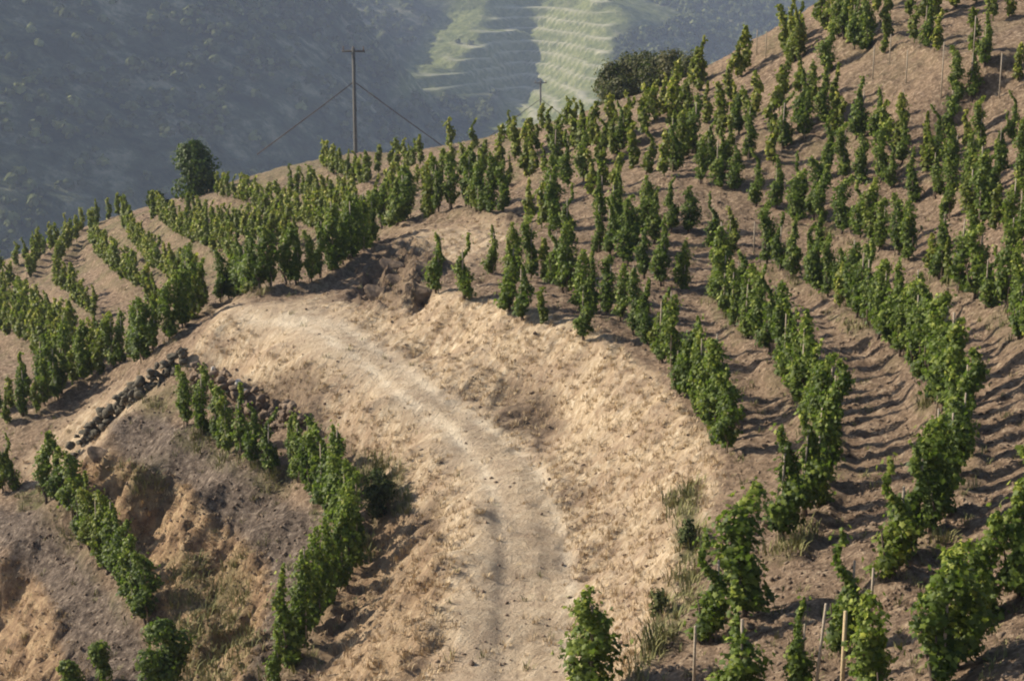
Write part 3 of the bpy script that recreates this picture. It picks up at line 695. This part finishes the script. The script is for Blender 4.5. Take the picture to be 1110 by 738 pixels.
# ------------------------------------------------------------------ tree, shrubs
def leafy(name, base, h, w, n, leaf, label, cat, group=None, seed=1, trunk_f=.25, lobes=9, m=None, dpt=1.0):
    rng = np.random.default_rng(seed); root = bpy.data.objects.new(name, None); COL.objects.link(root); root.location = tuple(base)
    cs = []
    for _ in range(lobes):
        a = rng.uniform(0, 6.28); rr = rng.uniform(.1, .62)*w/2; zf = rng.uniform(trunk_f+.12, .88)
        rr *= np.interp(zf, [0, .5, 1], [1, 1, .35]); cs.append((rr*math.cos(a), rr*math.sin(a)*dpt, zf*h, rng.uniform(.2, .34)*w))
    cs.append((0, 0, h*.86, .2*w))
    C, Nn = [], []
    for _ in range(n):
        c = cs[rng.integers(len(cs))]; d = rng.normal(0, 1, 3); d /= np.linalg.norm(d); r = c[3]*rng.uniform(.55, 1.05)
        q = np.array([c[0], c[1], c[2]])+d*r*np.array([1, 1, .85])
        if q[2] < .03: q[2] = rng.uniform(.03, .3)
        C.append(q); Nn.append(d+rng.normal(0, .4, 3)+[0, 0, .3])
    V, Fc = leaves(np.array(C), np.array(Nn), leaf*rng.uniform(.7, 1.3, n), rng, lobed=m is M_leaf)
    new_obj('crown', V, Fc, m or M_tree, root, attrs=dict(tint=np.repeat(rng.beta(2, 3, n), len(V)//n)))
    tr = [([(0,0,-.3),(.03*h,0,trunk_f*h),(0,.02*h,.6*h)], [.035*w+.02,.028*w+.015,.01], 8)]
    for c in cs[:5]: tr.append(([(.02*h,0,trunk_f*h*.8),(c[0]*.5,c[1]*.5,(trunk_f*h+c[2])/2),(c[0],c[1],c[2])], [.018*w+.01,.012*w,.005], 6))
    tube_obj('trunk', tr, M_bark, root)
    return tag(root, label, cat, group)
def gp(px, py, dz=0):
    p = hit(px, py); return np.array([p[0], p[1], float(bil(ZZ, p[0], p[1]))+dz])
b = pt_t(212, 216, 121); b[2] = float(bil(ZZ, b[0], b[1]))-.25
leafy('tree', b, 4.1, 3.3, 5200, .17, 'lone round dark green tree on the left ridge above the terraces', 'tree', seed=3, trunk_f=-.08, lobes=20)
b2 = b + [1.0, -3, 0]; b2[2] = float(bil(ZZ, b2[0]-2.2, b2[1])); b2[0] -= 3.0
leafy('shrub', b2, .95, 1.7, 1200, .15, 'small pale green shrub at the foot of the lone tree', 'shrub', seed=4, trunk_f=.05, m=M_scrub)
for i, (px, ty, t, w, l) in enumerate(((664,66,106,2.8,'leftmost dark bush of the clump behind the ridge'),(680,58,108,3.2,'second dark bush from the left of the clump behind the ridge'),
        (697,55,107,3.4,'rounded dark bush in the middle of the clump behind the ridge'),(715,60,105,3.0,'dark bush right of the middle of the clump behind the ridge'),(732,55,104,3.2,'high dark bush near the right end of the clump behind the ridge'),
        (749,62,102,2.8,'rightmost dark bush of the clump behind the ridge'),(672,84,103,2.4,'low bush in front of the left end of the clump behind the ridge'))):
    q = pt_t(px, ty, t); z = float(bil(ZZ, q[0], q[1]))
    leafy('bush', (q[0], q[1], z), q[2]-z, w, 3000, .13, l, 'bush', 'dark bushes behind the ridge', seed=20+i, trunk_f=-.05, lobes=16, m=M_bush)
leafy('shrub', gp(410,562), 1.25, 1.1, 1500, .06, 'dull green shrub on the bank right of the lower left row', 'shrub', seed=31, trunk_f=.05, m=M_scrub)
leafy('shrub', gp(182,756), 1.95, 1.35, 3600, .09, 'broad leafy bush at the end of the lowest row', 'shrub', seed=32, trunk_f=.15, m=M_leaf)
leafy('shrub', gp(110,745), 1.2, .75, 1300, .085, 'small dark leafy bush at the bottom left corner', 'shrub', seed=33, trunk_f=.15, m=M_leaf)
leafy('shrub', gp(78,752), .9, .7, 1100, .08, 'leftmost small leafy bush at the bottom left corner', 'shrub', seed=34, trunk_f=.1, m=M_leaf)
leafy('shrub', gp(712,668), .45, .5, 400, .05, 'low weedy shrub on the dry bank above the lone bottom vine', 'shrub', seed=35, trunk_f=.05, m=M_scrub)
leafy('shrub', gp(745,590), .5, .5, 400, .05, 'low weedy shrub on the dry bank brink left of the foreground pair', 'shrub', seed=36, trunk_f=.05, m=M_scrub)

# ------------------------------------------------------------------ utility poles in the valley
def pole(px, top, bot, t, label, wire=True):
    a = pt_t(px, top, t); b = pt_t(px, bot, t); root = bpy.data.objects.new('utility_pole', None); COL.objects.link(root); root.location = (a[0], a[1], b[2]-14)
    h = a[2]-b[2]+14
    tube_obj('mast', [([(0,0,0),(0,0,h*.5),(0,0,h)], [.24,.20,.16], 10)], M_pole, root)
    tube_obj('crossarm', [([(-1.1,0,h-.35),(0,0,h-.3),(1.1,0,h-.35)], [.09,.10,.09], 6)], M_pole, root)
    for s in (-.95, 0, .95): tube_obj('insulator', [([(s,0,h-.3),(s,0,h+.15)], [.07,.05], 6)], M_stone, root)
    if wire:
        for s in (-1, 1): tube_obj('cable', [([(0,0,h-3.2),(s*3.2,0,h-5.6),(s*9.5,0,h-10.2)], [.05,.05,.05], 5)], M_bark, root)
    return tag(root, label, 'utility pole', 'utility poles beyond the ridge')
pole(383, 52, 165, 175, 'tall grey utility pole with cables beyond the ridge, left of centre')
pole(586, 88, 150, 330, 'small faint utility pole against the terraced spur')

# ------------------------------------------------------------------ far side of the valley
T = []
t_((-500,-150,900),(-300,-100,890),(-300,200,720),(-300,400,560),(0,-60,900),(0,0,860),(0,100,800),(0,200,740),(0,290,690),(0,400,640),(200,-60,980),(200,0,930),(200,100,860),(200,200,795),(200,300,735),
   (330,-40,1040),(330,60,950),(330,130,900),(330,220,840),(420,-40,1120),(400,40,1040),(420,120,980),(420,200,900),(420,260,880))
def h_(*a):
    for px, py, t, dz in a:
        p = pt_t(px, py, t); p[2] -= dz; T.append(p)
t_((505,-5,1335),(475,35,1305),(455,65,1275),(436,92,1240),(550,-5,1275),(528,30,1245),(500,62,1218),(462,94,1200),
   (565,0,1345),(560,40,1310),(545,75,1275),(525,100,1240),(555,100,1290),(545,130,1240),(520,150,1150),(500,160,1100),(440,125,1130),(470,150,1060),(440,180,1000),(500,220,980),
   (574,5,1365),(570,60,1320),(560,110,1262),(545,150,1195),(650,10,1280),(650,50,1225),(645,95,1160),(625,140,1090),(615,10,1325),(612,60,1270),(605,110,1200),(590,150,1130),(670,20,1285),(670,90,1165),
   (620,200,1040),(530,-30,1340),(650,-8,1310),(590,-30,1400))
h_((400,-20,1220,50),(425,40,1160,40),(432,80,1130,25),(450,20,1230,40),(480,-30,1300,50),(410,60,1150,40))
t_((690,14,1320),(720,18,1340),(770,28,1370),(820,22,1400),(870,18,1430),(690,70,1215),(740,70,1240),(800,80,1290),(690,130,1130),(780,150,1150),(900,20,1500),(1100,0,1600),(900,150,1200),(700,-2,1700),(780,8,1700),(860,4,1700))
w_((-700,500,-80),(-700,1200,20),(-400,1500,-50),(-150,1700,-70),(200,1900,-150),(700,1900,-150),(700,600,-190),(0,400,-205),(300,400,-205),(-300,400,-150),(300,800,-200),(600,1300,-170),(-150,600,-185),(-1200,800,40),(1200,1200,-150),(100,2300,-200),(-900,2300,-20))
PF = np.array(T); WF = rbf_fit(PF, 6.0)
FX = axis([(-1200,-420,30),(-420,420,3),(420,1200,30)]); FY = axis([(330,560,12),(560,1080,3.5),(1080,1420,1.6),(1500,2300,25)])
XF, YF = np.meshgrid(FX, FY); ZF = rbf_eval(PF, WF, XF, YF)
for _ in range(14):
    Z2 = ZF.copy(); Z2[1:-1, 1:-1] = (ZF[1:-1, 1:-1]*4 + ZF[:-2, 1:-1]+ZF[2:, 1:-1]+ZF[1:-1, :-2]+ZF[1:-1, 2:])/8; ZF = Z2
fx, fy, ft = project(XF, YF, ZF)
def pmask(poly, soft):
    x = fx + fbm(XF/40, YF/40, 48)*6; y = fy + fbm(XF/40, YF/40, 49)*4; inside = np.zeros(x.shape, bool); d = np.full(x.shape, 1e9)
    for i in range(len(poly)):
        x0, y0 = poly[i]; x1, y1 = poly[(i+1) % len(poly)]
        inside ^= ((y0 > y) != (y1 > y)) & (x < (x1-x0)*(y-y0)/((y1-y0) or 1e-9)+x0)
        dx, dy = x1-x0, y1-y0; tt = np.clip(((x-x0)*dx+(y-y0)*dy)/(dx*dx+dy*dy), 0, 1); d = np.minimum(d, np.hypot(x-x0-tt*dx, y-y0-tt*dy))
    return np.clip(np.where(inside, d, -d)/soft*.5+.5, 0, 1)
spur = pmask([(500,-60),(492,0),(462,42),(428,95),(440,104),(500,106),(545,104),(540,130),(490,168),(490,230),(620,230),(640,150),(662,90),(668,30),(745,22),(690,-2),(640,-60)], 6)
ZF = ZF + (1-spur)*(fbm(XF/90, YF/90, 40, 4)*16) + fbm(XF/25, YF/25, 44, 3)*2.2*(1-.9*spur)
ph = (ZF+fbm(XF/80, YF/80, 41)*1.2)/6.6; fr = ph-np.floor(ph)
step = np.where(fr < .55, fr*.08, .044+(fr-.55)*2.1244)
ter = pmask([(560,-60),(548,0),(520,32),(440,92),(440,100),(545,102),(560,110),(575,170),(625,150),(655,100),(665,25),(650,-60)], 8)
ZF = ZF + ter*(step-fr)*6.6; lit_tread = ter*np.clip((.42-fr)/.12, 0, 1)*np.clip(fr/.06, 0, 1)*np.clip(.8+.8*fbm(XF/22, YF/50, 47), 0, 1)  # dry treads coloured lighter than risers: sunlit terrace lips put into the colour
def far_material():
    m, nt, b = mat('far_scrubland'); c = coords(nt)
    n1 = noise(nt, c, .05, 7, .7); n2 = noise(nt, c, .012, 4, .6); n3 = noise(nt, c, .2, 4, .7)
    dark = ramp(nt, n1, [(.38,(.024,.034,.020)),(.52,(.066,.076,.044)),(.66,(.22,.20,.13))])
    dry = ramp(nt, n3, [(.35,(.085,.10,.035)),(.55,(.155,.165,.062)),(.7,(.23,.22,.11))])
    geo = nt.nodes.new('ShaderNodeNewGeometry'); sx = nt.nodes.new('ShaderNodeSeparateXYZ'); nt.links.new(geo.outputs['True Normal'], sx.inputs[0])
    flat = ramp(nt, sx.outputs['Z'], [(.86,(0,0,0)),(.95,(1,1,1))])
    dryt = mix(nt, attr(nt, 'lit_lip'), dry, (.36,.33,.22))
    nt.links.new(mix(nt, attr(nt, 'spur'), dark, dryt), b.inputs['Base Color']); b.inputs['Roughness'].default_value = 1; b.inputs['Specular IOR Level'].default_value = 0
    bp = nt.nodes.new('ShaderNodeBump'); bp.inputs['Distance'].default_value = 4; nt.links.new(n1, bp.inputs['Height']); nt.links.new(bp.outputs[0], b.inputs['Normal'])
    return m
M_far = far_material()
o = new_obj('hills', np.stack([XF, YF, ZF], -1).reshape(-1, 3), grid_faces(len(FX), len(FY)), M_far, smooth=True, attrs=dict(spur=spur, lit_lip=lit_tread))
tag(o, 'hazy valley side with scrub and a sunlit terraced spur', 'hills', kind='structure')
# mountains beyond
MX = axis([(-4000,4000,60)]); MY = axis([(2500,4600,60)]); XM, YM = np.meshgrid(MX, MY)
ZM = -260 + 330*np.exp(-((YM-3900)/700)**2)*(.75+.35*fbm(XM/900, YM/900, 60, 4)) + 60*fbm(XM/300, YM/300, 61, 4)
o = new_obj('mountains', np.stack([XM, YM, ZM], -1).reshape(-1, 3), grid_faces(len(MX), len(MY)), M_far, smooth=True, attrs=dict(spur=XM*0, lit_lip=XM*0))
tag(o, 'blue hazy mountains on the horizon', 'mountains', kind='structure')
# woodland dots on the far side
def bilF(x, y):
    i = np.clip(np.searchsorted(FX, x)-1, 0, len(FX)-2); j = np.clip(np.searchsorted(FY, y)-1, 0, len(FY)-2)
    fx_ = (x-FX[i])/(FX[i+1]-FX[i]); fy_ = (y-FY[j])/(FY[j+1]-FY[j])
    return (ZF[j, i]*(1-fx_)+ZF[j, i+1]*fx_)*(1-fy_)+(ZF[j+1, i]*(1-fx_)+ZF[j+1, i+1]*fx_)*fy_
rng = np.random.default_rng(77); n = 60000
x = rng.uniform(-420, 420, n); y = rng.uniform(580, 1500, n); z = bilF(x, y); px, py, t = project(x, y, z)
den = fbm(x/70, y/70, 70, 4)
sel = (px > -30) & (px < 900) & (py > -20) & (py < 300)
jj = np.clip(np.searchsorted(FX, x), 0, len(FX)-1); kk = np.clip(np.searchsorted(FY, y), 0, len(FY)-1); sp_ = spur[kk, jj] > .3
sel &= np.where(sp_, rng.uniform(0, 1, n) < .003, rng.uniform(0, 1, n) < np.clip(.22+den*1.3+.35*((px < 260) & (py < 150))+.6*(px > 660), .03, .95))
x, y, z = x[sel][:11000], y[sel][:11000], z[sel][:11000]; print('far trees', len(x))
Vs, Fs, Ts, off = [], [], [], 0
for i in range(len(x)):
    s = rng.uniform(1.2, 3.4); k = 26
    d = rng.normal(0, 1, (k, 3)); d /= np.linalg.norm(d, axis=1)[:, None]; d[:, 2] = np.abs(d[:, 2])*1.1
    V0, F0 = leaves(np.array([x[i], y[i], z[i]+s*.3])+d*s*rng.uniform(.6, 1, (k, 1)), d+rng.normal(0, .3, (k, 3)), np.full(k, s*.75), rng)
    Vs.append(V0); Fs.append(F0+off); Ts.append(np.full(len(V0), np.clip(rng.beta(2, 3), 0, 1))); off += len(V0)
o = new_obj('woodland', np.concatenate(Vs), np.concatenate(Fs), M_scrub, attrs=dict(tint=np.concatenate(Ts)))
tag(o, 'scattered trees and scrub on the hazy far side of the valley', 'woodland', kind='stuff')

# ------------------------------------------------------------------ haze
hz = bpy.data.materials.new('haze'); hz.use_nodes = True; nt = hz.node_tree
nt.nodes.remove(nt.nodes['Principled BSDF']); pv = nt.nodes.new('ShaderNodeVolumePrincipled')
pv.inputs['Color'].default_value = (.66, .76, 1, 1); pv.inputs['Density'].default_value = 0.00018; pv.inputs['Anisotropy'].default_value = .0
nt.links.new(pv.outputs[0], nt.nodes['Material Output'].inputs['Volume'])
zmin = float(min(ZM.min(), ZF.min(), ZZ.min()))-1
zmax = float(max(ZM.max(), ZF.max(), ZZ.max(), 5))+5
bx = [(-4050, -60), (4050, 4700), (zmin, zmax)]
Vb = [(x, y, z) for z in (zmin, zmax) for x, y in ((-4050,-60),(4050,-60),(4050,4700),(-4050,4700))]
o = new_obj('haze', np.array(Vb), np.array([[0,3,2,1],[4,5,6,7],[0,1,5,4],[1,2,6,5],[2,3,7,6],[3,0,4,7]]), hz)
tag(o, 'thin blue haze filling the valley', 'haze', kind='stuff')

# ------------------------------------------------------------------ light and camera
SUN_EL, SUN_A = R(29), R(18)      # from the left, slightly from beyond
d = np.array([-math.cos(SUN_EL)*math.cos(SUN_A), math.cos(SUN_EL)*math.sin(SUN_A), math.sin(SUN_EL)])
L = bpy.data.lights.new('sun', 'SUN'); L.energy = 5.0; L.angle = R(.55); L.color = (1, .915, .77)
lo = bpy.data.objects.new('sun', L); COL.objects.link(lo)
from mathutils import Vector
lo.rotation_euler = Vector(tuple(d)).to_track_quat('Z', 'Y').to_euler(); lo.location = (0, 0, 60)
w = bpy.data.worlds.new('World'); sc.world = w; w.use_nodes = True; nt = w.node_tree
sky = nt.nodes.new('ShaderNodeTexSky'); sky.sky_type = 'NISHITA'; sky.sun_disc = False
sky.sun_elevation = SUN_EL; sky.sun_rotation = math.atan2(d[0], d[1])
nt.links.new(sky.outputs[0], nt.nodes['Background'].inputs['Color']); nt.nodes['Background'].inputs['Strength'].default_value = .10
cam = bpy.data.cameras.new('camera'); co = bpy.data.objects.new('camera', cam); COL.objects.link(co)
cam.sensor_width = 36; cam.lens = 36*F/1110; cam.clip_end = 9000; cam.clip_start = .5
co.location = (0, 0, 0); co.rotation_euler = (math.pi/2-PITCH, 0, 0); sc.camera = co
sc.view_settings.view_transform = 'Standard'; sc.view_settings.look = 'None'; sc.view_settings.exposure = 0.7; sc.view_settings.gamma = 1
sc.render.engine = 'CYCLES'; sc.cycles.use_denoising = True
sc.cycles.max_bounces = 5; sc.cycles.diffuse_bounces = 2; sc.cycles.volume_bounces = 1; sc.cycles.transmission_bounces = 3; sc.cycles.transparent_max_bounces = 4
sc.cycles.filter_width = 2.0
